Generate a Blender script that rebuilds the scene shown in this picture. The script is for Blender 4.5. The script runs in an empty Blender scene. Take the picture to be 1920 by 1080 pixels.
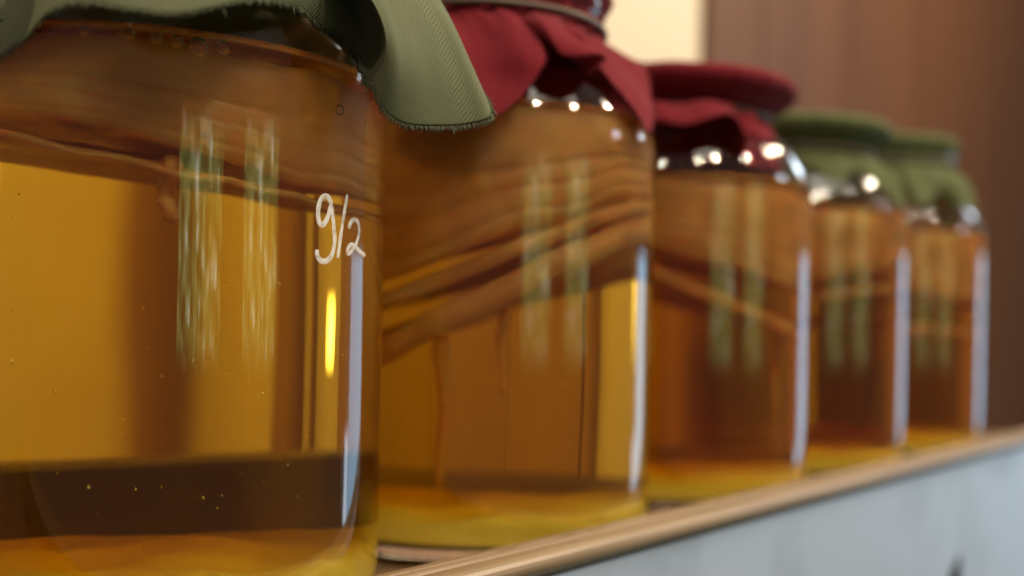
import bpy, bmesh, math, random
from math import sin, cos, pi, radians
from mathutils import Vector, Matrix, noise as mnoise
random.seed(7)
S = bpy.context.scene
C = S.collection

# ------------------------------------------------------------------ camera, world, lamps
FPX, V0 = 2100.0, 620.8
CAMZ = 0.0878
cd = bpy.data.cameras.new('camera')
cam = bpy.data.objects.new('camera', cd); C.objects.link(cam)
cam.location = (0, 0, CAMZ)
ROLL = radians(1.1)                          # the photograph leans a little
cam.rotation_euler = (radians(90), -ROLL, 0)
cd.sensor_width = 36.0
cd.lens = FPX / 1920 * 36
cd.shift_y = (V0 - 540) / 1920
cd.clip_start = 0.01; cd.clip_end = 100
cd.dof.use_dof = True
cd.dof.focus_distance = 0.362
cd.dof.aperture_fstop = 4.3
S.camera = cam

w = bpy.data.worlds.new('World'); S.world = w; w.use_nodes = True
w.node_tree.nodes['Background'].inputs[0].default_value = (1.0, 0.86, 0.72, 1)
w.node_tree.nodes['Background'].inputs[1].default_value = 0.12
S.view_settings.view_transform = 'Standard'
S.view_settings.look = 'None'
S.view_settings.exposure = 0.22
S.view_settings.gamma = 1.0

S.render.engine = 'CYCLES'
cy = S.cycles
cy.use_denoising = True
try: cy.denoiser = 'OPENIMAGEDENOISE'
except Exception: pass
cy.max_bounces = 18; cy.transmission_bounces = 18; cy.glossy_bounces = 6; cy.diffuse_bounces = 4
cy.transparent_max_bounces = 12
cy.caustics_reflective = True; cy.caustics_refractive = True
cy.blur_glossy = 0.3
cy.sample_clamp_indirect = 20.0
cy.use_adaptive_sampling = False

ROW = radians(37.95)
E = Vector((sin(ROW), cos(ROW), 0))          # along the row of jars
N = Vector((cos(ROW), -sin(ROW), 0))         # out of the shelf, to the room
C1 = Vector((-0.1319, 0.4049, 0))
STEP = 0.1833
def P(t, wd, z): return C1 + E * t + N * wd + Vector((0, 0, z))

def aim(o, target):
    d = Vector(target) - o.location
    o.rotation_euler = d.to_track_quat('-Z', 'Y').to_euler()

def area(name, loc, target, sx, sy, radiance, col, leafy=False, soft=False):
    l = bpy.data.lights.new(name, 'AREA'); l.shape = 'RECTANGLE'; l.size = sx; l.size_y = sy
    l.energy = radiance * sx * sy * pi; l.color = col
    o = bpy.data.objects.new(name, l); C.objects.link(o); o.location = loc; aim(o, target)
    if soft:      # for the added glint lamps: brightest in the middle, fading to the edges
        l.use_nodes = True
        nt = l.node_tree; em = nt.nodes['Emission']
        g = nt.nodes.new('ShaderNodeNewGeometry'); sp = nt.nodes.new('ShaderNodeSeparateXYZ'); nt.links.new(g.outputs['Parametric'], sp.inputs[0])
        def hump(sock):
            a = nt.nodes.new('ShaderNodeMath'); a.operation = 'SUBTRACT'; a.inputs[0].default_value = 1; nt.links.new(sock, a.inputs[1])
            b = nt.nodes.new('ShaderNodeMath'); b.operation = 'MULTIPLY'; nt.links.new(sock, b.inputs[0]); nt.links.new(a.outputs[0], b.inputs[1])
            return b.outputs[0]
        m = nt.nodes.new('ShaderNodeMath'); m.operation = 'MULTIPLY'; nt.links.new(hump(sp.outputs[0]), m.inputs[0]); nt.links.new(hump(sp.outputs[1]), m.inputs[1])
        k = nt.nodes.new('ShaderNodeMath'); k.operation = 'MULTIPLY'; k.inputs[1].default_value = 16; nt.links.new(m.outputs[0], k.inputs[0])
        nt.links.new(k.outputs[0], em.inputs['Strength'])
    if leafy:
        l.use_nodes = True
        nt = l.node_tree; em = nt.nodes['Emission']
        g = nt.nodes.new('ShaderNodeNewGeometry')
        mp = nt.nodes.new('ShaderNodeMapping'); mp.inputs['Scale'].default_value = (sx * 3.2, sy * 3.2, 1)
        nz = nt.nodes.new('ShaderNodeTexNoise'); nz.inputs['Scale'].default_value = 2.2; nz.inputs['Detail'].default_value = 6; nz.inputs['Roughness'].default_value = .65
        r = nt.nodes.new('ShaderNodeValToRGB')
        e = r.color_ramp.elements
        e[0].position = .40; e[0].color = (.03, .06, .015, 1)
        e[1].position = .70; e[1].color = (4.2, 4.6, 4.8, 1)
        for p_, c_ in ((.49, (.22, .42, .08, 1)), (.58, (.75, .95, .30, 1))):
            k = r.color_ramp.elements.new(p_); k.color = c_
        nt.links.new(g.outputs['Parametric'], mp.inputs[0]); nt.links.new(mp.outputs[0], nz.inputs['Vector'])
        nt.links.new(nz.outputs['Fac'], r.inputs[0]); nt.links.new(r.outputs[0], em.inputs['Color'])
        sp = nt.nodes.new('ShaderNodeSeparateXYZ'); nt.links.new(g.outputs['Parametric'], sp.inputs[0])
        a = nt.nodes.new('ShaderNodeMath'); a.operation = 'SUBTRACT'; a.inputs[0].default_value = 1; nt.links.new(sp.outputs[1], a.inputs[1])
        b = nt.nodes.new('ShaderNodeMath'); b.operation = 'MULTIPLY'; nt.links.new(sp.outputs[1], b.inputs[0]); nt.links.new(a.outputs[0], b.inputs[1])
        k = nt.nodes.new('ShaderNodeMath'); k.operation = 'MULTIPLY'; k.inputs[1].default_value = 6; k.use_clamp = True; nt.links.new(b.outputs[0], k.inputs[0])
        nt.links.new(k.outputs[0], em.inputs['Strength'])
    return o
def at_angle(deg, d, z):     # direction measured from straight behind the camera, towards the right
    a = radians(deg); return Vector((C1.x + d * sin(a), C1.y - d * cos(a), z))
eye = (C1.x, C1.y, 0.1)
# two garden windows in the wall facing the shelf, one tall white window at the far end of the room, all assumed from reflections on the jars
area('garden_window_light', at_angle(40.5, 3.5, .36), eye, 1.15, .85, 2.6, (1, 1, 1), True)
area('garden_window_light', at_angle(68, 3.5, .36), eye, 1.0, .85, 2.6, (1, 1, 1), True)
area('assumed_end_window_light', C1 + E * 2.1 + N * .40 + Vector((0, 0, -.06)), eye, .46, .64, 2.6, (.40, .73, 1.0))
area('added_streak_light', C1 + E * 2.1 + N * .70 + Vector((0, 0, -.30)), eye, .10, .30, 4.5, (.66, .82, 1.0))  # narrow lamp added for a second pale streak low on the glass
area('assumed_side_window_light', (C1.x + 3.0 * sin(radians(80)), C1.y + 3.0 * cos(radians(80)), .95), eye, .26, .30, 12.0, (.74, .87, 1.0))  # small window assumed from a cool spot on the front jar
area('assumed_upper_window_light', C1 + E * 2.1 + N * .40 + Vector((0, 0, .78)), eye, 0.24, .20, 9.0, (.74, .87, 1.0))  # upper pane assumed from cool highlights on the jar shoulders
# two slim lamps added behind the jars for glints seen through the tea
for t_, z_, w_, h_, r_ in ((.162, .083, .018, .062, 3.6), (.385, .150, .014, .20, 1.2)):
    p_ = P(t_, -.425, z_); area('added_glint_light', p_, p_ + N, w_, h_, r_ * 3.4, (1, .97, .88), soft=True)
area('overhead_fill_light', C1 + E * .3 + N * .75 + Vector((0, 0, 2.1)), (C1.x + .2, C1.y + .2, .1), 1.5, 1.5, 2.8, (1, .90, .76))  # added fill standing in for ceiling bounce, to brighten inside the jars
def bulb(loc, power, col=(1, .81, .60), rad=.036):
    l = bpy.data.lights.new('ceiling_bulb_light', 'POINT'); l.energy = power; l.color = col; l.shadow_soft_size = rad
    o = bpy.data.objects.new('ceiling_bulb_light', l); C.objects.link(o); o.location = loc
for a, d, z, p_ in ((30, 1.5, 1.6, 40), (52, 1.3, 1.5, 40), (80, 1.7, 1.6, 36), (113, 1.75, 1.35, 34), (124, 2.0, 1.5, 28), (131, 1.9, 1.25, 20), (-10, 1.6, 1.7, 26)):  # bulbs assumed from warm highlights on the jar shoulders
    bulb(at_angle(a, d, z), p_)

# ------------------------------------------------------------------ helpers
def new_mat(name):
    m = bpy.data.materials.new(name); m.use_nodes = True
    return m, m.node_tree, m.node_tree.nodes['Principled BSDF']
def node(nt, t, **kw):
    n = nt.nodes.new('ShaderNode' + t)
    for k, v in kw.items():
        if k in n.inputs: n.inputs[k].default_value = v
        else: setattr(n, k, v)
    return n
def ramp(nt, src, stops):
    r = nt.nodes.new('ShaderNodeValToRGB'); e = r.color_ramp.elements
    e[0].position, e[0].color = stops[0][0], (*stops[0][1], 1)
    e[1].position, e[1].color = stops[-1][0], (*stops[-1][1], 1)
    for p_, c_ in stops[1:-1]:
        k = e.new(p_); k.color = (*c_, 1)
    nt.links.new(src, r.inputs[0]); return r.outputs[0]
def link_obj(name, me, parent=None, mat=None, smooth=True):
    o = bpy.data.objects.new(name, me); C.objects.link(o)
    if mat: me.materials.append(mat)
    if smooth:
        for p_ in me.polygons: p_.use_smooth = True
    if parent: o.parent = parent
    return o
def mesh(name, verts, faces):
    me = bpy.data.meshes.new(name); me.from_pydata([tuple(v) for v in verts], [], faces); me.update(); return me
def empty(name, loc, label=None, cat=None, group=None):
    o = bpy.data.objects.new(name, None); C.objects.link(o); o.location = loc; o.empty_display_size = .02
    tag(o, label, cat, group); return o
def tag(o, label=None, cat=None, group=None, kind=None):
    if label: o['label'] = label
    if cat: o['category'] = cat
    if group: o['group'] = group
    if kind: o['kind'] = kind
    return o
def lathe(name, prof, seg=128, close_top=False):
    """surface of revolution, profile given from bottom axis outwards and up: normals point outwards"""
    vs, fs = [], []; idx = []
    for r, z in prof:
        if r < 1e-6:
            idx.append([len(vs)] * seg); vs.append((0, 0, z))
        else:
            idx.append(list(range(len(vs), len(vs) + seg)))
            vs += [(r * cos(2 * pi * k / seg), r * sin(2 * pi * k / seg), z) for k in range(seg)]
    for a, b in zip(idx[:-1], idx[1:]):
        for k in range(seg):
            q = [a[k], a[(k + 1) % seg], b[(k + 1) % seg], b[k]]
            q2 = []
            for i in q:
                if i not in q2: q2.append(i)
            if len(q2) > 2: fs.append(q2)
    return mesh(name, vs, fs)
def spline(pts, n):
    out = []
    for i in range(len(pts) - 1):
        p0 = pts[max(i - 1, 0)]; p1 = pts[i]; p2 = pts[i + 1]; p3 = pts[min(i + 2, len(pts) - 1)]
        for k in range(n):
            t = k / n
            out.append(tuple(.5 * ((2 * b) + (c - a) * t + (2 * a - 5 * b + 4 * c - d) * t * t + (3 * b - a - 3 * c + d) * t ** 3) for a, b, c, d in zip(p0, p1, p2, p3)))
    out.append(tuple(pts[-1])); return out
def tube(name, pts, rads, seg=8):
    vs, fs = [], []
    pts = [Vector(p_) for p_ in pts]
    for i, p_ in enumerate(pts):
        d = (pts[min(i + 1, len(pts) - 1)] - pts[max(i - 1, 0)]).normalized()
        a = d.orthogonal().normalized() if i == 0 else (a - d * a.dot(d)).normalized()
        b = d.cross(a)
        r = rads[i] if hasattr(rads, '__len__') else rads
        vs += [p_ + a * (r * cos(2 * pi * k / seg)) + b * (r * sin(2 * pi * k / seg)) for k in range(seg)]
    for i in range(len(pts) - 1):
        for k in range(seg):
            fs.append((i * seg + k, i * seg + (k + 1) % seg, (i + 1) * seg + (k + 1) % seg, (i + 1) * seg + k))
    fs.append(tuple(range(seg))[::-1]); fs.append(tuple((len(pts) - 1) * seg + k for k in range(seg)))
    return mesh(name, vs, fs)

# ------------------------------------------------------------------ materials
def m_glass():
    m, nt, b = new_mat('clear_glass')
    b.inputs['Base Color'].default_value = (.97, .99, .98, 1)
    b.inputs['Transmission Weight'].default_value = 1; b.inputs['Roughness'].default_value = 0.0; b.inputs['IOR'].default_value = 1.5
    tc = node(nt, 'TexCoord'); mp = node(nt, 'Mapping'); mp.inputs['Scale'].default_value = (38, 38, 5)
    nz = node(nt, 'TexNoise', Scale=1.0, Detail=2.0)
    bp = node(nt, 'Bump', Strength=.04, Distance=.002)
    nt.links.new(tc.outputs['Object'], mp.inputs[0]); nt.links.new(mp.outputs[0], nz.inputs['Vector'])
    mp2 = node(nt, 'Mapping'); mp2.inputs['Scale'].default_value = (24, 24, 9); n2 = node(nt, 'TexNoise', Scale=1.0, Detail=1.0)
    nt.links.new(tc.outputs['Object'], mp2.inputs[0]); nt.links.new(mp2.outputs[0], n2.inputs['Vector'])
    b2 = node(nt, 'Bump', Strength=.05, Distance=.006); nt.links.new(n2.outputs['Fac'], b2.inputs['Height']); nt.links.new(b2.outputs[0], bp.inputs['Normal'])
    nt.links.new(nz.outputs['Fac'], bp.inputs['Height']); nt.links.new(bp.outputs[0], b.inputs['Normal'])
    return m
def m_tea(name, dens):
    m, nt, b = new_mat(name)
    b.inputs['Base Color'].default_value = (1, 1, 1, 1)
    b.inputs['Transmission Weight'].default_value = 1; b.inputs['Roughness'].default_value = 0.0
    at = node(nt, 'Attribute'); at.attribute_name = 'ratio'
    nt.links.new(at.outputs['Fac'], b.inputs['IOR'])
    va = node(nt, 'VolumeAbsorption', Density=dens); va.inputs['Color'].default_value = (.966, .815, .03, 1)
    vs_ = node(nt, 'VolumeScatter', Density=2.6, Anisotropy=.55); vs_.inputs['Color'].default_value = (1.0, .84, .12, 1)
    ad = node(nt, 'AddShader'); nt.links.new(va.outputs[0], ad.inputs[0]); nt.links.new(vs_.outputs[0], ad.inputs[1])
    nt.links.new(ad.outputs[0], nt.nodes['Material Output'].inputs['Volume'])
    return m
def m_scoby():
    m, nt, b = new_mat('scoby_flesh')
    tc = node(nt, 'TexCoord'); mp = node(nt, 'Mapping'); mp.inputs['Scale'].default_value = (15, 15, 20)
    nz = node(nt, 'TexNoise', Scale=1.0, Detail=4.0, Roughness=.5, Distortion=1.6)
    nt.links.new(tc.outputs['Object'], mp.inputs[0]); nt.links.new(mp.outputs[0], nz.inputs['Vector'])
    col = ramp(nt, nz.outputs['Fac'], [(.2, (.60, .23, .04)), (.45, (.80, .37, .085)), (.65, (.90, .48, .13)), (.85, (.70, .29, .055))])
    nt.links.new(col, b.inputs['Base Color']); b.inputs['Roughness'].default_value = .35
    b.inputs['Subsurface Weight'].default_value = .65; b.inputs['Subsurface Radius'].default_value = (1.0, .42, .12); b.inputs['Subsurface Scale'].default_value = .012
    bp = node(nt, 'Bump', Strength=.15, Distance=.003); nt.links.new(nz.outputs['Fac'], bp.inputs['Height']); nt.links.new(bp.outputs[0], b.inputs['Normal'])
    tr = node(nt, 'BsdfTranslucent'); nt.links.new(col, tr.inputs['Color'])
    mx = node(nt, 'MixShader'); mx.inputs[0].default_value = .3
    nt.links.new(b.outputs[0], mx.inputs[1]); nt.links.new(tr.outputs[0], mx.inputs[2])
    tp = node(nt, 'BsdfTransparent'); tp.inputs['Color'].default_value = (1.0, .84, .58, 1)
    n3 = node(nt, 'TexNoise', Scale=22.0, Detail=2.0, Distortion=.8); nt.links.new(tc.outputs['Object'], n3.inputs['Vector'])
    mr = node(nt, 'MapRange'); mr.inputs[1].default_value = .35; mr.inputs[2].default_value = .68; mr.inputs[3].default_value = .15; mr.inputs[4].default_value = .48
    nt.links.new(n3.outputs['Fac'], mr.inputs[0])
    m2 = node(nt, 'MixShader'); nt.links.new(mr.outputs[0], m2.inputs[0]); nt.links.new(mx.outputs[0], m2.inputs[1]); nt.links.new(tp.outputs[0], m2.inputs[2])
    nt.links.new(m2.outputs[0], nt.nodes['Material Output'].inputs['Surface'])
    return m
def m_sediment():
    m, nt, b = new_mat('yeast_sediment')
    tc = node(nt, 'TexCoord'); nz = node(nt, 'TexNoise', Scale=70.0, Detail=6.0, Roughness=.6)
    nt.links.new(tc.outputs['Object'], nz.inputs['Vector'])
    col = ramp(nt, nz.outputs['Fac'], [(.3, (.90, .66, .08)), (.55, (.96, .76, .12)), (.8, (.97, .80, .16))])
    nt.links.new(col, b.inputs['Base Color']); b.inputs['Roughness'].default_value = .9
    return m
def m_cloth(name, c1, c2):
    m, nt, b = new_mat(name)
    uvm = node(nt, 'UVMap'); uv = node(nt, 'Mapping'); uv.inputs['Rotation'].default_value = (0, 0, radians(38)); nt.links.new(uvm.outputs[0], uv.inputs[0])
    wa = node(nt, 'TexWave', Scale=330.0, Distortion=1.2, Detail=2.0); wa.wave_type = 'BANDS'; wa.bands_direction = 'DIAGONAL'
    wb = node(nt, 'TexWave', Scale=420.0, Distortion=1.0); wb.bands_direction = 'X'
    nz = node(nt, 'TexNoise', Scale=26.0, Detail=5.0)
    nz2 = node(nt, 'TexNoise', Scale=900.0, Detail=2.0)
    for n_ in (wa, wb, nz, nz2): nt.links.new(uv.outputs[0], n_.inputs['Vector'])
    mx = node(nt, 'Mix', data_type='FLOAT'); mx.inputs[0].default_value = .1
    nt.links.new(wa.outputs['Fac'], mx.inputs[2]); nt.links.new(wb.outputs['Fac'], mx.inputs[3])
    ad = node(nt, 'Math', operation='MULTIPLY_ADD'); ad.inputs[1].default_value = .6; nt.links.new(nz2.outputs['Fac'], ad.inputs[0]); nt.links.new(mx.outputs[0], ad.inputs[2])
    md = node(nt, 'Math', operation='MULTIPLY_ADD'); md.inputs[1].default_value = .5; nt.links.new(nz.outputs['Fac'], md.inputs[0]); nt.links.new(ad.outputs[0], md.inputs[2])
    col = ramp(nt, md.outputs[0], [(.35, c1), (1.0, c2)])
    nt.links.new(col, b.inputs['Base Color']); b.inputs['Roughness'].default_value = .9
    b.inputs['Sheen Weight'].default_value = .06; b.inputs['Specular IOR Level'].default_value = .15
    bp = node(nt, 'Bump', Strength=.5, Distance=.0004); nt.links.new(ad.outputs[0], bp.inputs['Height']); nt.links.new(bp.outputs[0], b.inputs['Normal'])
    tr = node(nt, 'BsdfTranslucent'); nt.links.new(col, tr.inputs['Color'])
    ms = node(nt, 'MixShader'); ms.inputs[0].default_value = .30
    nt.links.new(b.outputs[0], ms.inputs[1]); nt.links.new(tr.outputs[0], ms.inputs[2])
    nt.links.new(ms.outputs[0], nt.nodes['Material Output'].inputs['Surface'])
    return m
def m_wood(name, cols, rough=.4, scale=(3, 60, 60), coat=0.0):
    m, nt, b = new_mat(name)
    tc = node(nt, 'TexCoord'); mp = node(nt, 'Mapping'); mp.inputs['Scale'].default_value = scale
    oi = node(nt, 'ObjectInfo')
    mu = node(nt, 'Math', operation='MULTIPLY'); mu.inputs[1].default_value = 37.0; nt.links.new(oi.outputs['Random'], mu.inputs[0])
    nz = node(nt, 'TexNoise', Scale=1.0, Detail=7.0, Roughness=.6, Distortion=.6); nz.noise_dimensions = '4D'
    nt.links.new(mu.outputs[0], nz.inputs['W'])
    nt.links.new(tc.outputs['Object'], mp.inputs[0]); nt.links.new(mp.outputs[0], nz.inputs['Vector'])
    col = ramp(nt, nz.outputs['Fac'], cols)
    nt.links.new(col, b.inputs['Base Color']); b.inputs['Roughness'].default_value = rough
    b.inputs['Coat Weight'].default_value = coat; b.inputs['Coat Roughness'].default_value = .25
    bp = node(nt, 'Bump', Strength=.25, Distance=.0012); nt.links.new(nz.outputs['Fac'], bp.inputs['Height']); nt.links.new(bp.outputs[0], b.inputs['Normal'])
    return m
def m_paint(name, col, col2, scale=14, rough=.6):
    m, nt, b = new_mat(name)
    tc = node(nt, 'TexCoord'); nz = node(nt, 'TexNoise', Scale=scale, Detail=6.0, Roughness=.65, Distortion=.8)
    nt.links.new(tc.outputs['Object'], nz.inputs['Vector'])
    c = ramp(nt, nz.outputs['Fac'], [(.32, col2), (.5, col), (.75, col)])
    nt.links.new(c, b.inputs['Base Color']); b.inputs['Roughness'].default_value = rough
    return m
def m_plain(name, col, rough=.6):
    m, nt, b = new_mat(name); b.inputs['Base Color'].default_value = (*col, 1); b.inputs['Roughness'].default_value = rough
    return m
def add_wear(m):
    nt = m.node_tree; b = nt.nodes['Principled BSDF']
    tc = node(nt, 'TexCoord'); sp = node(nt, 'SeparateXYZ'); nt.links.new(tc.outputs['Object'], sp.inputs[0])
    nz = node(nt, 'TexNoise', Scale=55.0, Detail=6.0, Roughness=.7); nt.links.new(tc.outputs['Object'], nz.inputs['Vector'])
    off = node(nt, 'Math', operation='MULTIPLY_ADD'); off.inputs[1].default_value = .0012; nt.links.new(nz.outputs['Fac'], off.inputs[0]); nt.links.new(sp.outputs['Y'], off.inputs[2])
    ds = node(nt, 'Math', operation='ADD'); ds.inputs[1].default_value = .0942 ; nt.links.new(off.outputs[0], ds.inputs[0])
    ab = node(nt, 'Math', operation='ABSOLUTE'); nt.links.new(ds.outputs[0], ab.inputs[0])
    lt = node(nt, 'Math', operation='LESS_THAN'); lt.inputs[1].default_value = .00035; nt.links.new(ab.outputs[0], lt.inputs[0])
    g2 = node(nt, 'Math', operation='GREATER_THAN'); g2.inputs[1].default_value = .47; nt.links.new(nz.outputs['Fac'], g2.inputs[0])
    mu = node(nt, 'Math', operation='MULTIPLY'); nt.links.new(lt.outputs[0], mu.inputs[0]); nt.links.new(g2.outputs[0], mu.inputs[1])
    mx = node(nt, 'Mix', data_type='RGBA'); mx.inputs[7].default_value = (.62, .52, .42, 1)
    src = b.inputs['Base Color'].links[0].from_socket
    nt.links.new(src, mx.inputs[6]); nt.links.new(mu.outputs[0], mx.inputs[0]); nt.links.new(mx.outputs[2], b.inputs['Base Color'])
GLASS = m_glass(); SCOBY = m_scoby(); SEDIMENT = m_sediment()
GREEN = m_cloth('sage_green_cloth', (.096, .108, .058), (.21, .23, .135))
SHADED_GREEN = m_cloth('shaded_green_cloth', (.062, .080, .030), (.15, .175, .075))  # same green cloth, with the shade over the far covers put into its colour
RED = m_cloth('maroon_cloth', (.12, .007, .013), (.25, .018, .030))
INK = m_plain('white_paint_marker', (.66, .65, .63), .8)
_nt = INK.node_tree; _tc = node(_nt, 'TexCoord'); _nz = node(_nt, 'TexNoise', Scale=420.0, Detail=5.0); _nt.links.new(_tc.outputs['Object'], _nz.inputs['Vector'])
_mr = node(_nt, 'MapRange'); _mr.inputs[1].default_value = .3; _mr.inputs[2].default_value = .55; _mr.inputs[3].default_value = .5; _mr.inputs[4].default_value = 1.0
_nt.links.new(_nz.outputs['Fac'], _mr.inputs[0]); _nt.links.new(_mr.outputs[0], _nt.nodes['Principled BSDF'].inputs['Alpha'])
TRIMW = m_wood('varnished_trim_wood', [(.25, (.14, .085, .038)), (.5, (.25, .170, .088)), (.75, (.34, .25, .145))], .5, (4, 90, 90), .12)
add_wear(TRIMW)
WALLW = m_wood('brown_board_wood', [(.2, (.072, .026, .009)), (.5, (.098, .037, .0135)), (.8, (.125, .050, .019))], .62, (7, 7, .8), 0)
POSTW = m_wood('light_brown_post_wood', [(.25, (.22, .105, .045)), (.5, (.31, .16, .072)), (.75, (.38, .21, .10))], .6, (7, 7, .8), 0)
DARKW = m_wood('dark_back_rail_wood', [(.3, (.20, .145, .06)), (.7, (.36, .26, .11))], .5, (3, 60, 60))
SHELFW = m_wood('shelf_board_wood', [(.3, (.10, .055, .025)), (.7, (.20, .12, .06))], .5, (3, 60, 60))
CREAM = m_paint('cream_wall_paint', (.65, .545, .40), (.61, .50, .355), 5)
PANELP = m_paint('pale_blue_white_paint', (.365, .45, .60), (.27, .33, .44), 7, .55)

# ------------------------------------------------------------------ jars
GT = .0035
OUT = spline([(0.085, .004), (.0851, .06), (.085, .12), (.085, .166), (.0840, .180), (.0785, .193), (.0700, .2018), (.0610, .2075), (.0562, .2120), (.0548, .2160), (.0555, .2200), (.0588, .2235), (.0600, .2270), (.0598, .2320), (.0575, .2355)], 6)
FL = -.0125
BOT = [(0, FL + .0035), (.055, FL + .0028), (.070, FL + .0008), (.076, FL), (.0805, FL + .0018), (.0838, FL + .0058)]
def inner_r(z):
    prof = OUT
    for (r0, z0), (r1, z1) in zip(prof[:-1], prof[1:]):
        if z0 <= z <= z1: return r0 + (r1 - r0) * (z - z0) / max(z1 - z0, 1e-6) - GT
    return prof[0][0] - GT
INB = [(0, FL + .0085), (.06, FL + .0080), (.072, FL + .0085), (.0785, FL + .0115), (.0812, FL + .0160)]
DZ = [.014, .014, .0, .003, .018]
def glass_mesh(level, dz):
    """outer wall, mouth, and the inner wall down to the tea (below it the tea's own skin is the glass-to-tea boundary)"""
    top = [(.0545, .2367), (.0515, .2350)]
    ins = []
    z = .2315
    while z > level + .0008:
        ins.append((inner_r(z), z)); z -= .002
    ins.append((inner_r(level), level))
    me = lathe('glass_body', BOT + OUT + top + ins, 160)
    for v in me.vertices: v.co.z += dz * min(1, max(0, (v.co.z - .2085) / .008))
    return me
def tea_mesh(level):
    prof = list(INB); z = .012
    while z < level - .001:
        prof.append((inner_r(z), z)); z += .004
    prof.append((inner_r(level), level))
    nside = len(prof) - 1
    r = inner_r(level)
    prof += [(r - .0012, level - .0009), (r - .003, level - .0013), (r * .5, level - .0014), (0, level - .0014)]
    me = lathe('tea', prof, 160)
    at = me.attributes.new('ratio', 'FLOAT', 'FACE')
    for i, p_ in enumerate(me.polygons): at.data[i].value = 1.333 if p_.center.z > level - .0016 and p_.normal.z > .2 else 1.333 / 1.5
    return me
TEAS = [m_tea('amber_tea', 27.0), m_tea('deeper_amber_tea', 41.0)]

def level_px(u, v):
    du, dv = u - 960, v - V0
    return 960 + du * cos(ROLL) + dv * sin(ROLL), V0 + dv * cos(ROLL) - du * sin(ROLL)
def local_hit(u, v, ctr, r):
    """point where the line of sight through photo pixel (u, v) meets the jar wall of radius r, in the jar's frame: used to place writing and bubbles on the wall"""
    u, v = level_px(u, v)
    d = Vector(((u - 960) / FPX, 1, -(v - V0) / FPX)); o = Vector((0, 0, CAMZ))
    ox, oy = o.x - ctr.x, o.y - ctr.y
    a = d.x ** 2 + d.y ** 2; b = 2 * (ox * d.x + oy * d.y); c_ = ox * ox + oy * oy - r * r
    disc = b * b - 4 * a * c_
    s = (-b - math.sqrt(max(disc, 0))) / (2 * a)
    return o + d * s - ctr
def px(u, v, y):
    u, v = level_px(u, v)
    return Vector(((u - 960) / FPX * y, y, CAMZ - (v - V0) / FPX * y))

def scoby_mesh(level, ztop, thick, tilt, tdir, seed, rad=.0785, rough=.004):
    """a floating layered pad: top and bottom skins with a ridged rim"""
    seg, nr, ns = 96, 14, 44
    vs, fs = [], []
    off = Vector((seed * 3.1, seed * 1.7, 0))
    def h(x, y, k): return mnoise.noise(Vector((x * 26, y * 26, k)) + off) * rough + mnoise.noise(Vector((x * 80, y * 80, k + 5)) + off) * rough * .35
    def tl(x, y): return tilt * (x * cos(tdir) + y * sin(tdir)) / rad
    ring = []
    vs.append((0, 0, min(ztop + h(0, 0, 0), level - .0024)))
    for i in range(1, nr + 1):
        row = []
        r0 = rad * .90 * i / nr
        for k in range(seg):
            a = 2 * pi * k / seg; x, y = r0 * cos(a), r0 * sin(a)
            row.append(len(vs)); vs.append((x, y, min(ztop + h(x, y, 0) + tl(x, y) * .25, level - .0022)))
        ring.append(row)
    for j in range(1, ns):
        row = []
        f = j / ns
        for k in range(seg):
            a = 2 * pi * k / seg
            x, y = rad * cos(a), rad * sin(a)
            zt = min(ztop + h(x * .93, y * .93, 0) + tl(x, y) * .25, level - .0022); zb = ztop - thick + h(x * .93, y * .93, 9) + tl(x, y)
            zb = min(zb, zt - .004)
            z = zt + (zb - zt) * f
            rr = rad * (.985 + .016 * mnoise.noise(Vector((a * 1.5, z * 40, seed))) + .010 * mnoise.noise(Vector((cos(a) * 6, sin(a) * 6, z * 30 + seed)))) * (1 - .05 * abs(2 * f - 1) ** 6) * (1 - sum((.022 if seed == 2.3 else .008) * math.exp(-((f - fi - .05 * mnoise.noise(Vector((cos(a) * 2, sin(a) * 2, seed + fi * 9)))) / .026) ** 2) for fi in (.48, .66, .86)))
            rr = min(rr, inner_r(max(z, .01)) - .0016)
            row.append(len(vs)); vs.append((rr * cos(a), rr * sin(a), z))
        ring.append(row)
    for i in range(nr, 0, -1):
        row = []
        r0 = rad * .90 * i / nr
        for k in range(seg):
            a = 2 * pi * k / seg; x, y = r0 * cos(a), r0 * sin(a)
            zt = min(ztop + h(x, y, 0) + tl(x, y) * .25, level - .0022)
            row.append(len(vs)); vs.append((x, y, min(ztop - thick + h(x, y, 9) + tl(x, y), zt - .004)))
        ring.append(row)
    ce = len(vs); vs.append((0, 0, ztop - thick + h(0, 0, 9)))
    for k in range(seg): fs.append((0, ring[0][k], ring[0][(k + 1) % seg]))
    for a, b in zip(ring[:-1], ring[1:]):
        for k in range(seg): fs.append((a[k], b[k], b[(k + 1) % seg], a[(k + 1) % seg]))
    for k in range(seg): fs.append((ce, ring[-1][(k + 1) % seg], ring[-1][k]))
    return mesh('scoby', vs, fs)
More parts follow.
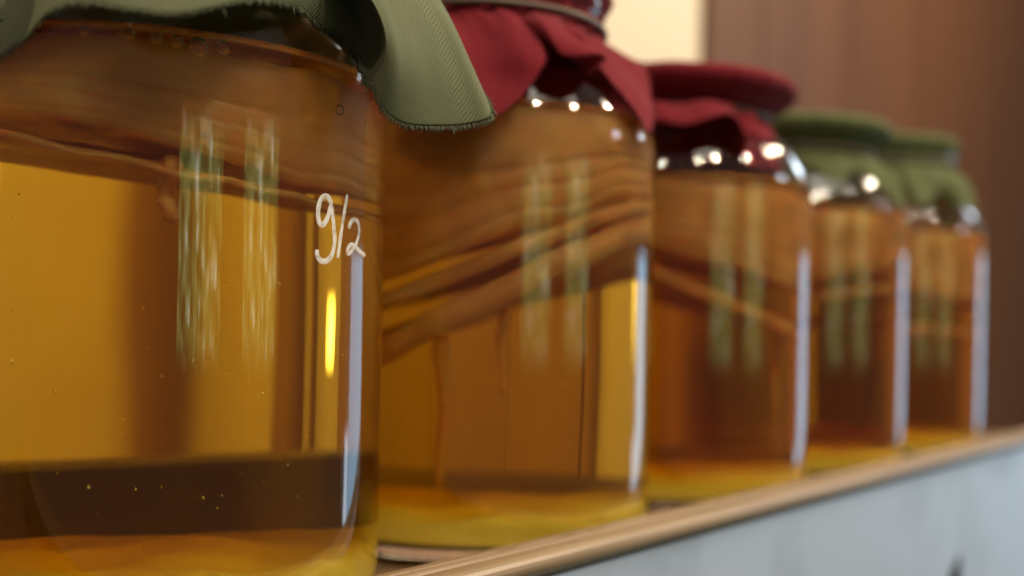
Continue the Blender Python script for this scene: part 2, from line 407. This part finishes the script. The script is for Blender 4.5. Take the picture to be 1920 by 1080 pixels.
def sheet(zc, tilt, rad, th, sd, lobes, parent):
    """a thin younger skin hanging under a scoby, with a scalloped edge"""
    vs, fs = [], []; seg = 120
    for q in range(2):
        for i, rr in enumerate((.0, .4, .72, .89, 1.0)):
            for m in range(seg):
                a = 2 * pi * m / seg; sc_ = abs(sin(a * lobes * .5 + 1.3 * sin(a * 3 + sd)))
                r_ = rad * rr * ((1 - .03 * sc_) if i == 4 else 1)
                x, y = r_ * cos(a), r_ * sin(a)
                z = zc + tilt * (x / .0765) + .0022 * mnoise.noise(Vector((x * 45, y * 45, sd))) - (.0012 * sc_ if i == 4 else 0)
                r2 = min(r_, inner_r(max(z, .01)) - .0014)
                if r_ > 1e-6: x, y = x * r2 / r_, y * r2 / r_
                vs.append((x, y, z - (th if q else 0)))
    for i in range(4):
        for m in range(seg):
            A = [i * seg + m, (i + 1) * seg + m, (i + 1) * seg + (m + 1) % seg, i * seg + (m + 1) % seg]
            fs.append(A); fs.append([x + 5 * seg for x in A[::-1]])
    for m in range(seg): fs.append([4 * seg + m, 9 * seg + m, 9 * seg + (m + 1) % seg, 4 * seg + (m + 1) % seg])
    link_obj('thin_layer', mesh('thin_layer', vs, fs), parent, SCOBY)
def sediment_mesh(seed):
    vs, fs = [(0, 0, FL + .0205)], []; seg, nr = 72, 16; rings = []
    for i in range(1, nr + 1):
        r = .0755 * i / nr; row = []
        for k in range(seg):
            a = 2 * pi * k / seg; x, y = r * cos(a), r * sin(a)
            z = FL + .0195 + .0045 * mnoise.noise(Vector((x * 40, y * 40, seed))) + .0010 * mnoise.noise(Vector((x * 150, y * 150, seed)))
            z = z + (FL + .0105 - z) * max(0, (r / .0755 - .84) / .16) ** 2
            row.append(len(vs)); vs.append((x, y, z))
        rings.append(row)
    for k in range(seg): fs.append((0, rings[0][k], rings[0][(k + 1) % seg]))
    for a, b in zip(rings[:-1], rings[1:]):
        for k in range(seg): fs.append((a[k], b[k], b[(k + 1) % seg], a[(k + 1) % seg]))
    bt = [len(vs) + k for k in range(seg)]
    vs += [(vs[rings[-1][k]][0], vs[rings[-1][k]][1], FL + .0098) for k in range(seg)]
    for k in range(seg): fs.append((rings[-1][k], bt[k], bt[(k + 1) % seg], rings[-1][(k + 1) % seg]))
    fs.append(tuple(bt[::-1]))
    return mesh('sediment', vs, fs)

LEVEL = [.1750, .186, .176, .178, .178]
CTR = [C1 + E * STEP * k + Vector((dx, 0, 0)) for k, dx in enumerate((-.0006, .002, .0026, -.001, .0028))]
JLAB = ['amber glass jar marked 9/2 in white, foremost of the row on the shelf',
        'amber glass jar of tea under the front maroon cloth with pointed corners',
        'amber glass jar below the broad maroon flat-topped cover, middle of the row',
        'amber glass jar below the broad sage green cover, next to the maroon covered jar',
        'smallest looking amber glass jar at the far end beside the brown boards']
GRP = 'jars of brewing tea in a row on the shelf'
sc = [dict(ztop=.174, thick=.028, tilt=-.014, tdir=radians(0), seed=1), dict(ztop=.185, thick=.058, tilt=.030, tdir=radians(10), seed=2.3),
      dict(ztop=.175, thick=.044, tilt=-.020, tdir=radians(0), seed=4.1), dict(ztop=.177, thick=.044, tilt=.008, tdir=radians(40), seed=5.7), dict(ztop=.175, thick=.054, tilt=.006, tdir=radians(200), seed=6.2)]
SLAB = ['thick brown scoby floating at the top of the jar marked 9/2', 'thick layered brown scoby slanting down to one side in the second jar',
        'brown scoby slanting inside the jar under the broad maroon cover', 'brown scoby inside the jar under the broad sage green cover', 'brown scoby in the farthest jar beside the brown boards']
jars = []
for k in range(5):
    j = empty('glass_jar', CTR[k], JLAB[k], 'jar', GRP); jars.append(j)
    j.rotation_euler = (0, 0, radians(71 * k))
    if k == 0: j.rotation_euler = (0, 0, 0)
    link_obj('glass_body', glass_mesh(LEVEL[k], DZ[k]), j, GLASS)
    link_obj('tea', tea_mesh(LEVEL[k]), j, TEAS[0 if k < 2 else 1])
    link_obj('sediment', sediment_mesh(k * 1.3), j, SEDIMENT)
    s = link_obj('scoby', scoby_mesh(LEVEL[k], **sc[k]), None, SCOBY); s.location = CTR[k]
    tag(s, SLAB[k], 'scoby', 'scobies floating in the jars')
    def strand(x, y, z0, z1, r0, sd):
        pts, rr = [], []
        n = 14
        for i in range(n):
            f = i / (n - 1); z = z0 + (z1 - z0) * f
            pts.append((x + .003 * mnoise.noise(Vector((f * 3, sd, 0))), y + .003 * mnoise.noise(Vector((f * 3, sd, 7))), z))
            rr.append(r0 * (.25 + .9 * abs(mnoise.noise(Vector((f * 5, sd, 3)))) + .5 * (1 - f)))
        o = link_obj('strand', tube('strand', pts, rr, 7), s, SCOBY)
    if k == 0:
        sheet(.1405, -.013, .0765, .0018, 2.0, 11, s)
        strand(.026, -.062, .137, .119, .0042, 1.2)
    if k == 1:
        sheet(.1190, .034, .0765, .007, 3.0, 3, s); sheet(.1050, .042, .0772, .012, 5.0, 4, s)
        strand(-.012, -.062, .085, .020, .0035, 2.2); strand(.012, -.055, .105, .060, .003, 3.9)
    if k == 2:
        sheet(.119, -.030, .0765, .007, 7.0, 3, s)
        strand(.05, -.03, .10, .02, .003, 5.2)
    if k == 3: sheet(.118, .010, .0765, .004, 8.0, 3, s)
    if k == 4: sheet(.100, -.006, .0765, .006, 9.0, 4, s)

# specks of yeast drifting in the tea of the two front jars
for k, cnt in ((0, 130), (1, 70)):
    rs = random.Random(40 + k); vs, fs = [], []
    for q in range(cnt):
        a = rs.uniform(-pi, 0); r_ = .080 * (1 - rs.random() ** 2 * .5); z = rs.uniform(.012, .13)
        c_ = Vector((r_ * cos(a), r_ * sin(a), z)); h_ = rs.uniform(.00015, .00045) * (1.6 if rs.random() < .1 else 1)
        b0 = len(vs)
        for d_ in ((1, 0, 0), (-1, 0, 0), (0, 1, 0), (0, -1, 0), (0, 0, 1.5), (0, 0, -1.5)): vs.append(c_ + Vector(d_) * h_ * rs.uniform(.6, 1.3))
        for A in ((0, 2, 4), (2, 1, 4), (1, 3, 4), (3, 0, 4), (2, 0, 5), (1, 2, 5), (3, 1, 5), (0, 3, 5)): fs.append([b0 + x for x in A])
    tag(link_obj('yeast_specks', mesh('yeast_specks', vs, fs), jars[k], SEDIMENT), kind='stuff')
    if k == 1: bpy.data.objects[jars[k].children[-1].name].rotation_euler.z = -jars[k].rotation_euler.z

# writing on the first jar: painted strokes lying on the glass
def ribbon(pts2, wid):
    pts = [local_hit(u, v, CTR[0], .0851) for u, v in spline(pts2, 7)]
    vs, fs = [], []
    for i, p_ in enumerate(pts):
        d = (pts[min(i + 1, len(pts) - 1)] - pts[max(i - 1, 0)]).normalized()
        n_ = Vector((p_.x, p_.y, 0)).normalized(); s_ = d.cross(n_).normalized()
        e_ = min(i, len(pts) - 1 - i)
        w_ = wid * (.55 if e_ == 0 else .9 if e_ == 1 else 1) * (1 + .18 * mnoise.noise(p_ * 300))
        for a_, o_ in ((-1, .00006), (-.5, .00014), (.5, .00014), (1, .00006)):
            vs.append(p_ + s_ * (a_ * w_) + n_ * o_)
    for i in range(len(pts) - 1):
        for q in range(3): fs.append((i * 4 + q, i * 4 + q + 1, i * 4 + q + 5, i * 4 + q + 4))
    return mesh('digit', vs, fs)
link_obj('digit_nine', ribbon([(622, 385), (616, 371), (607, 368), (599, 380), (596, 402), (599, 418), (606, 421), (614, 408), (620, 388), (623, 398), (626, 430), (627, 455), (622, 478), (612, 489), (602, 489), (595, 480), (594, 468)], .00092), jars[0], INK)
link_obj('slash', ribbon([(651, 365), (645, 400), (639, 440), (633, 484)], .00082), jars[0], INK)
link_obj('digit_two', ribbon([(653, 428), (658, 416), (665, 412), (671, 418), (673, 436), (668, 456), (658, 472), (652, 475), (652, 466), (659, 459), (668, 465), (676, 473), (684, 479)], .00082), jars[0], INK)

# air bubbles caught under the shoulder of the first jar
BUB = m_plain('air_bubble', (1, 1, 1), 0)
b_ = BUB.node_tree.nodes['Principled BSDF']; b_.inputs['Transmission Weight'].default_value = 1; b_.inputs['IOR'].default_value = .75
def bubble(u, v, r, z_r):
    p_ = local_hit(u, v, CTR[0], z_r)
    bm = bmesh.new(); bmesh.ops.create_icosphere(bm, subdivisions=3, radius=r)
    me = bpy.data.meshes.new('bubble'); bm.to_mesh(me); bm.free()
    o = link_obj('bubble', me, jars[0], BUB); o.location = p_
for u, v, r in ((243, 66, .0018), (226, 64, .0010), (293, 75, .0017), (330, 80, .0019), (370, 90, .0030), (416, 92, .0022), (160, 62, .0016)):
    bubble(u, v, r, inner_r(.172) - r * .8)
bubble(620, 208, .0019, .0775)

# ------------------------------------------------------------------ cloth covers
def cover(k, name_col, mat, brim, stations, label, seg_per=5, half=.12, seed=0):
    """cloth stretched over the mouth, gathered under the lip by a band, and hanging in a skirt whose hem runs through the given stations.
    station: (angle at band, hem point, middle point) in the jar's frame"""
    t = empty('cloth_cover', CTR[k] + Vector((0, 0, .2165 + DZ[k])), label, 'cloth cover', 'cloth covers tied over the jars')
    base = Vector((0, 0, .2165 + DZ[k])); UP = Vector((0, 0, DZ[k]))
    n = len(stations)
    st = sorted(stations, key=lambda q: q[0])
    def cr(i, f):
        q = []
        idx = [(i - 1) % n, i, (i + 1) % n, (i + 2) % n]
        th = [st[m][0] + (-2 * pi if (a == 0 and i == 0) else 2 * pi if ((a >= 2 and i + a - 1 >= n)) else 0) for a, m in enumerate(idx)]
        def c(a, b, c_, d): return .5 * ((2 * b) + (c_ - a) * f + (2 * a - 5 * b + 4 * c_ - d) * f * f + (3 * b - a - 3 * c_ + d) * f ** 3)
        T = th[1] + (th[2] - th[1]) * f
        H = Vector([c(*[st[m][1][x] for m in idx]) for x in range(3)])
        M = Vector([c(*[st[m][2][x] for m in idx]) for x in range(3)])
        return T, H, M
    cols = []
    for i in range(n):
        for q in range(seg_per): cols.append(cr(i, q / seg_per))
    rows = []
    top = [(.0, .2425), (.25, .2427), (.5, .2423), (.75, .2415), (.90, .2405), (.97, .2388), (1.0, .2360), (.995, .2328), (.97, .2300), (.93, .2275)]
    vs, fs, uvs = [], [], []
    nb = 14
    L = []
    for T, H, M in cols:
        col = []
        ruff = .0012 * sin(T * 23 + seed) + .0008 * sin(T * 41 + seed * 2)
        B = Vector((cos(T) * (.0572 + ruff), sin(T) * (.0572 + ruff), .2155 + DZ[k]))
        for fr, z in top[1:]:
            r = brim * fr + (ruff * .4 if fr > .9 and z < .237 else 0); col.append(Vector((r * cos(T), r * sin(T), z + DZ[k] + .0006 * mnoise.noise(Vector((r * 60 * cos(T), r * 60 * sin(T), seed))))))
        r1 = (brim * .93 + .0575) / 2; col.append(Vector((r1 * cos(T), r1 * sin(T), .2228 + DZ[k])))
        col.append(B + Vector((0, 0, .0035))); col.append(B)
        for m in range(1, nb + 1):
            f = m / nb
            # quadratic through B, M (f=.5), H
            p_ = B * ((1 - f) * (1 - 2 * f)) + M * (4 * f * (1 - f)) + H * (f * (2 * f - 1))
            if k >= 1: p_ = p_ + Vector((cos(T), sin(T), 0)) * (.0022 * sin(T * 13 + seed) * sin(pi * f) ** .7)
            wv = (.0007 if k == 0 else .0016) * mnoise.noise(Vector((p_.x * 55, p_.y * 55, p_.z * 55 + seed)))
            col.append(p_ + Vector((cos(T), sin(T), 0)) * wv * 2)
        L.append(col)
    vs.append(Vector((0, 0, .2425 + DZ[k]))); uvs.append((0, 0))
    ids = []
    for (T, H, M), col in zip(cols, L):
        idc = []; dist = 0; prev = Vector((0, 0, .2425 + DZ[k]))
        for p_ in col:
            dist += (p_ - prev).length; prev = p_
            idc.append(len(vs)); vs.append(p_); uvs.append((dist * cos(T), dist * sin(T)))
        ids.append(idc)
    nc = len(ids)
    for a in range(nc):
        A, Bc = ids[a], ids[(a + 1) % nc]
        fs.append((0, A[0], Bc[0]))
        for m in range(len(A) - 1): fs.append((A[m], A[m + 1], Bc[m + 1], Bc[m]))
    me = mesh('cloth', [v - base for v in vs], fs)
    ul = me.uv_layers.new(name='UVMap')
    for lp in me.loops: ul.data[lp.index].uv = uvs[lp.vertex_index]
    o = link_obj('cloth', me, t, mat)
    so = o.modifiers.new('thickness', 'SOLIDIFY'); so.thickness = .0003; so.offset = 0
    su = o.modifiers.new('smooth', 'SUBSURF'); su.levels = 1; su.render_levels = 1
    # band
    bp = [(.0598 * cos(a), .0598 * sin(a), .2180 - .2165) for a in [2 * pi * i / 64 for i in range(65)]]
    link_obj('rubber_band', tube('rubber_band', bp, .0016, 8), t, m_plain('band_' + name_col, (.10, .07, .05), .5))
    hem = [L[a][-1] - base for a in range(nc)]; hin = [L[a][-2] - base for a in range(nc)]
    # loose frayed yarn ends along the hem
    vv, ff = [], []
    rnd = random.Random(seed + 5)
    for a in range(nc):
        p0, p1 = hem[a], hem[(a + 1) % nc]; d0 = (hem[a] - hin[a]).normalized()
        cnt = int((p1 - p0).length / (.00012 if k == 0 else .0003))
        for q in range(min(cnt, 260)):
            f = rnd.random(); s_ = p0.lerp(p1, f)
            dr = (d0 + Vector((rnd.uniform(-.8, .8), rnd.uniform(-.8, .8), rnd.uniform(-.8, .8)))).normalized()
            tuft = k == 0 and -14 < math.degrees(cols[a][0]) < 12
            ln = rnd.uniform(.0007, .0022) * (2.2 if rnd.random() < .02 else 1) * ((1.2 + 2.6 * max(0, mnoise.noise(p0 * 260 + Vector((3, 1, 2))) + .25)) if tuft else 1)
            wd = dr.orthogonal().normalized() * .00017
            wz = dr.cross(wd).normalized() * .00017
            m_ = s_ + dr * ln * .55 + Vector((rnd.uniform(-1, 1), rnd.uniform(-1, 1), rnd.uniform(-1, 1))) * .0003
            b0 = len(vv)
            vv += [s_ - d0 * .0004 + wd, s_ - d0 * .0004 - wd, s_ - d0 * .0004 + wz, m_ + wd * .8, m_ - wd * .8, m_ + wz * .8, s_ + dr * ln]
            ff += [(b0, b0 + 1, b0 + 4, b0 + 3), (b0 + 1, b0 + 2, b0 + 5, b0 + 4), (b0 + 2, b0, b0 + 3, b0 + 5), (b0 + 3, b0 + 4, b0 + 6), (b0 + 4, b0 + 5, b0 + 6), (b0 + 5, b0 + 3, b0 + 6)]
    if k < 2:
        fo = link_obj('frayed_threads', mesh('frayed_threads', vv, ff), t, mat); fo['kind'] = 'stuff'
        fm = fo.data.uv_layers.new(name='UVMap')
        for lp in fo.data.loops: fm.data[lp.index].uv = (fo.data.vertices[lp.vertex_index].co.x, fo.data.vertices[lp.vertex_index].co.z)
    return t

def generic_station(T, rnd, ln, out):
    """hem and middle for a corner-less piece of skirt resting over the shoulder"""
    r = .058 + out; z = .2145 - ln
    rm = .058 + out * .62; zm = .2145 - ln * .34
    return (T, Vector((r * cos(T), r * sin(T), z)), Vector((rm * cos(T), rm * sin(T), zm)))
def pstations(k, lst, gen, rnd):
    """lst: (band angle deg, hem u, v, depth, mid u, v, depth)"""
    o = []
    for a, u, v, y, mu, mv, my in lst:
        o.append((radians(a), px(u, v, y) - CTR[k], px(mu, mv, my) - CTR[k]))
    o += [generic_station(radians(a), rnd, ln, out) for a, ln, out in gen]
    return o
rnd = random.Random(3)
# angle 0 = +X, -90 = towards the camera
st0 = pstations(0, [
    (-172, -160, 210, .372, -150, -80, .372),
    (-150, -60, 160, .335, -50, -120, .345),
    (-138, 0, 110, .325, 20, -160, .335),
    (-129, 50, 68, .320, 60, -160, .332),
    (-121, 95, 22, .316, 110, -160, .330),
    (-113, 160, 4, .311, 170, -160, .327),
    (-105, 240, 17, .307, 240, -160, .325),
    (-96, 330, 27, .306, 325, -160, .325),
    (-88, 405, 13, .309, 400, -160, .327),
    (-80, 470, 0, .318, 455, -160, .332),
    (-71, 565, 18, .345, 545, -120, .350),
    (-62, 640, 88, .372, 620, -60, .372),
    (-55, 680, 142, .375, 664, -30, .374),
    (-52, 690, 153, .364, 682, -20, .362),
    (-50, 696, 159, .352, 683, -20, .3455),
    (-47, 702, 170, .350, 688, -20, .3450),
    (-43, 713, 192, .350, 695, -22, .3460),
    (-39, 731, 216, .352, 703, -25, .3480),
    (-33, 765, 236, .356, 715, -30, .353),
    (-26, 825, 239, .362, 738, -30, .360),
    (-19, 880, 235, .368, 764, -40, .368),
    (-13, 919, 216, .372, 772, -50, .374),
    (-3, 890, 150, .390, 758, -80, .386),
    (7, 842, 78, .406, 745, -100, .396),
    (17, 803, 0, .423, 735, -130, .408)],
    [(40, .03, .02), (65, .045, .030), (90, .03, .02), (115, .05, .034), (140, .035, .02), (165, .03, .022)], rnd)
cover(0, 'a', GREEN, .064, st0, 'sage green cloth with frayed edge draped over the jar marked 9/2', seed=1.0)
st1 = pstations(1, [
    (-165, 690, 150, .50, 720, 60, .51),
    (-140, 770, 215, .465, 775, 95, .482),
    (-120, 840, 236, .455, 835, 110, .472),
    (-104, 905, 232, .452, 890, 110, .470),
    (-94, 965, 192, .455, 935, 95, .472),
    (-86, 1005, 145, .462, 965, 75, .475),
    (-79, 1022, 105, .468, 985, 55, .480),
    (-72, 1004, 50, .482, 985, 40, .488),
    (-64, 1030, 80, .472, 1005, 40, .482),
    (-56, 1060, 104, .468, 1020, 45, .480),
    (-46, 1132, 104, .476, 1055, 45, .487),
    (-36, 1100, 142, .502, 1060, 70, .500),
    (-28, 1140, 148, .500, 1085, 75, .502),
    (-18, 1190, 200, .498, 1110, 90, .505),
    (-8, 1226, 252, .508, 1130, 95, .515),
    (4, 1226, 190, .535, 1125, 90, .535),
    (20, 1190, 120, .57, 1110, 80, .560)],
    [(45, .04, .025), (70, .03, .02), (95, .045, .03), (120, .03, .02), (150, .04, .026), (172, .03, .02)], rnd)
cover(1, 'b', RED, .0635, st1, 'maroon cloth with pointed hanging corners on the second jar from the front', seed=2.0)
st2 = pstations(2, [
    (-150, 1150, 250, .62, 1155, 200, .635),
    (-125, 1215, 225, .605, 1215, 190, .622),
    (-105, 1280, 234, .600, 1270, 195, .618),
    (-90, 1330, 222, .602, 1318, 190, .620),
    (-76, 1372, 214, .606, 1350, 190, .624),
    (-64, 1398, 262, .612, 1368, 200, .628),
    (-52, 1402, 312, .622, 1380, 220, .634),
    (-40, 1452, 320, .634, 1400, 220, .642),
    (-26, 1468, 302, .652, 1415, 215, .655),
    (-10, 1445, 245, .675, 1410, 200, .672)],
    [(12, .03, .02), (35, .045, .030), (60, .03, .02), (90, .045, .03), (115, .03, .02), (140, .04, .026), (170, .03, .02)], rnd)
cover(2, 'c', RED, .0765, st2, 'broad flat-topped maroon cloth cover with a wavy skirt, middle of the row', seed=3.0)
def ruffled(ph, amp=.012):
    o = []
    for i in range(48):
        T = -pi + 2 * pi * i / 48
        q = cos(T * 9 + ph + .7 * sin(T * 2 + ph))
        o.append(generic_station(T, rnd, .020 + .008 * cos(4 * (T - ph)) + .008 * q + rnd.uniform(-.005, .005), .017 + .007 * cos(4 * (T - ph)) + .011 * q + rnd.uniform(-.004, .004)))
    return o
cover(3, 'd', SHADED_GREEN, .0735, ruffled(.9), 'broad sage green cloth cover beside the broad maroon one', seed=4.0)
cover(4, 'e', SHADED_GREEN, .0640, [(a, h + Vector((0, 0, .010)), m + Vector((0, 0, .014))) for a, h, m in ruffled(2.0)], 'narrow sage green cloth cover at the far end by the brown boards', seed=5.0)

# ------------------------------------------------------------------ shelf
def adopt(o, parent):
    mb = Matrix.Translation(-parent.location) @ o.matrix_basis
    o.parent = parent; o.matrix_basis = mb
def extrude_row(name, prof, t0, t1, mat, parent, smooth=False):
    """closed profile in (depth, height) swept along the row; the object sits at t0 with its X axis along the row"""
    n = len(prof); vs, fs = [], []
    for t in (0, t1 - t0): vs += [(t, -wd, z) for wd, z in prof]
    for i in range(n): fs.append((i, (i + 1) % n, n + (i + 1) % n, n + i))
    fs.append(tuple(range(n))[::-1]); fs.append(tuple(range(n, 2 * n)))
    me = mesh(name, vs, fs)
    bm = bmesh.new(); bm.from_mesh(me); bmesh.ops.recalc_face_normals(bm, faces=bm.faces); bm.to_mesh(me); bm.free()
    o = link_obj(name, me, None, mat, smooth)
    o.matrix_basis = Matrix.Translation(C1 + E * t0) @ Matrix.Rotation(pi / 2 - ROW, 4, 'Z')
    if parent:
        adopt(o, parent)
    return o
shelf = empty('display_shelf', P(.15, .09, 0), 'wooden shelf with a moulded front edge over a pale blue white front panel', 'shelf')
T0, T1 = -.75, 1.05
extrude_row('shelf_board', [(-.185, FL - .018), (-.185, FL), (.0890, FL), (.0890, FL - .018)], T0, T1, SHELFW, shelf)
bead = [(.0893, -.016), (.0893, .0050), (.0901, .0060), (.0978, .0062), (.0986, .0058), (.0993, .0048)]
for i in range(13):
    a = radians(152 - 18 * i); bead.append((.1056 + .0063 * cos(a), .0022 + .0046 * sin(a)))
bead += [(.1068, -.0036), (.1050, -.0036), (.1050, -.016)]
extrude_row('edge_moulding', bead, T0, T1, TRIMW, shelf, False)
extrude_row('back_rail', [(-.125, FL + .0005), (-.125, .0265), (-.122, .0285), (-.109, .0285), (-.106, .0265), (-.1055, FL + .0005)], T0, .175, DARKW, shelf)
def front_panel():
    cu = bpy.data.curves.new('front_panel', 'CURVE'); cu.dimensions = '2D'; cu.fill_mode = 'BOTH'; cu.extrude = .0012
    def poly(pts):
        s_ = cu.splines.new('POLY'); s_.points.add(len(pts) - 1); s_.use_cyclic_u = True
        for q, (x, y) in zip(s_.points, pts): q.co = (x, y, 0, 1)
    W = T1 - T0
    poly([(0, -.30), (W, -.30), (W, -.0038), (0, -.0038)])
    x1 = .622 - T0
    poly([(x1 - .125, -.135), (x1 - .004, -.070), (x1, -.072), (x1 + .002, -.135)])
    ob = bpy.data.objects.new('tmp', cu); me = bpy.data.meshes.new_from_object(ob)
    bpy.data.objects.remove(ob)
    o = link_obj('front_panel', me, None, PANELP, False)
    o.matrix_basis = Matrix.Translation(P(T0, .1065, 0)) @ Matrix.Rotation(pi / 2 - ROW, 4, 'Z') @ Matrix.Rotation(pi / 2, 4, 'X')
    adopt(o, shelf)
front_panel()
extrude_row('backing_board', [(.07, -.30), (.07, FL - .0185), (.098, FL - .0185), (.098, -.30)], T0, T1, WALLW, shelf)

# ------------------------------------------------------------------ walls behind
WB = -.45
def wall_box(name, t0, t1, z0, z1, w0, w1, mat):
    return extrude_row(name, [(w0, z0), (w0, z1), (w1, z1), (w1, z0)], t0, t1, mat, None)
o = wall_box('cream_wall', -1.8, 1.230, -.4, 1.3, WB - .03, WB, CREAM); tag(o, kind='structure')
wd_ = empty('wood_panelling', P(1.9, WB, -.4), 'dark brown upright board panelling beyond the cream wall', 'wood panelling')
tt = 1.2334; rb = random.Random(11)
i = 0
while tt < 4.2:
    bw = rb.choice([.14, .17, .20])
    o = wall_box('board', tt, tt + bw - .003, -.4, 1.3, WB - .02, WB + .014 + .002 * (i % 2), WALLW)
    adopt(o, wd_)
    tt += bw; i += 1
def half_round(name, t, bw, z0, z1, dep, mat):
    vs = []; n = 12
    for z in (z0, z1):
        for i in range(n + 1):
            a = pi * i / n; vs.append((bw / 2 * cos(a), -(.001 + dep * sin(a)), z))
    m = n + 1
    fs = [(i, i + 1, m + i + 1, m + i) for i in range(n)] + [(n, 0, m, 2 * m - 1)] + [tuple(range(m))[::-1], tuple(range(m, 2 * m))]
    me = mesh(name, vs, fs)
    bm = bmesh.new(); bm.from_mesh(me); bmesh.ops.recalc_face_normals(bm, faces=bm.faces); bm.to_mesh(me); bm.free()
    o = link_obj(name, me, None, mat, False)
    o.matrix_basis = Matrix.Translation(P(t + bw / 2, WB, 0)) @ Matrix.Rotation(pi / 2 - ROW, 4, 'Z'); return o
for t, bw, lab in ((.208, .030, 'broad brown upright post on the cream wall behind the front jar'), (.284, .021, 'slim brown upright post on the cream wall behind the front jar')):
    tag(half_round('wall_post', t, bw, -.4, 1.3, .016, POSTW), lab, 'wall post')
tag(half_round('wall_post', .191, .007, -.4, 1.3, .010, POSTW), 'thin brown strip on the cream wall behind the front jar', 'wall strip')
bs = empty('boarded_door', P(-.04, WB, -.4), 'brown boarded door beside the cream wall, seen through the right edge of the front jar', 'door')
for q in range(4):
    adopt(wall_box('board', -.205 + q * .088, -.205 + q * .088 + .0865, -.4, 1.3, WB + .001, WB + .014, POSTW), bs)
wn = empty('wainscot', P(.56, WB, -.4), 'low brown wainscot boards against the cream wall behind the middle jars', 'wainscot')
adopt(half_round('end_post', .525, .034, -.4, .352, .020, POSTW), wn)
tt = .56
while tt < 1.18:
    bw = .1115
    o = wall_box('board', tt, tt + bw - .0006, -.4, .35, WB + .001, WB + .013, POSTW); adopt(o, wn); tt += bw
bpy.context.view_layer.update()
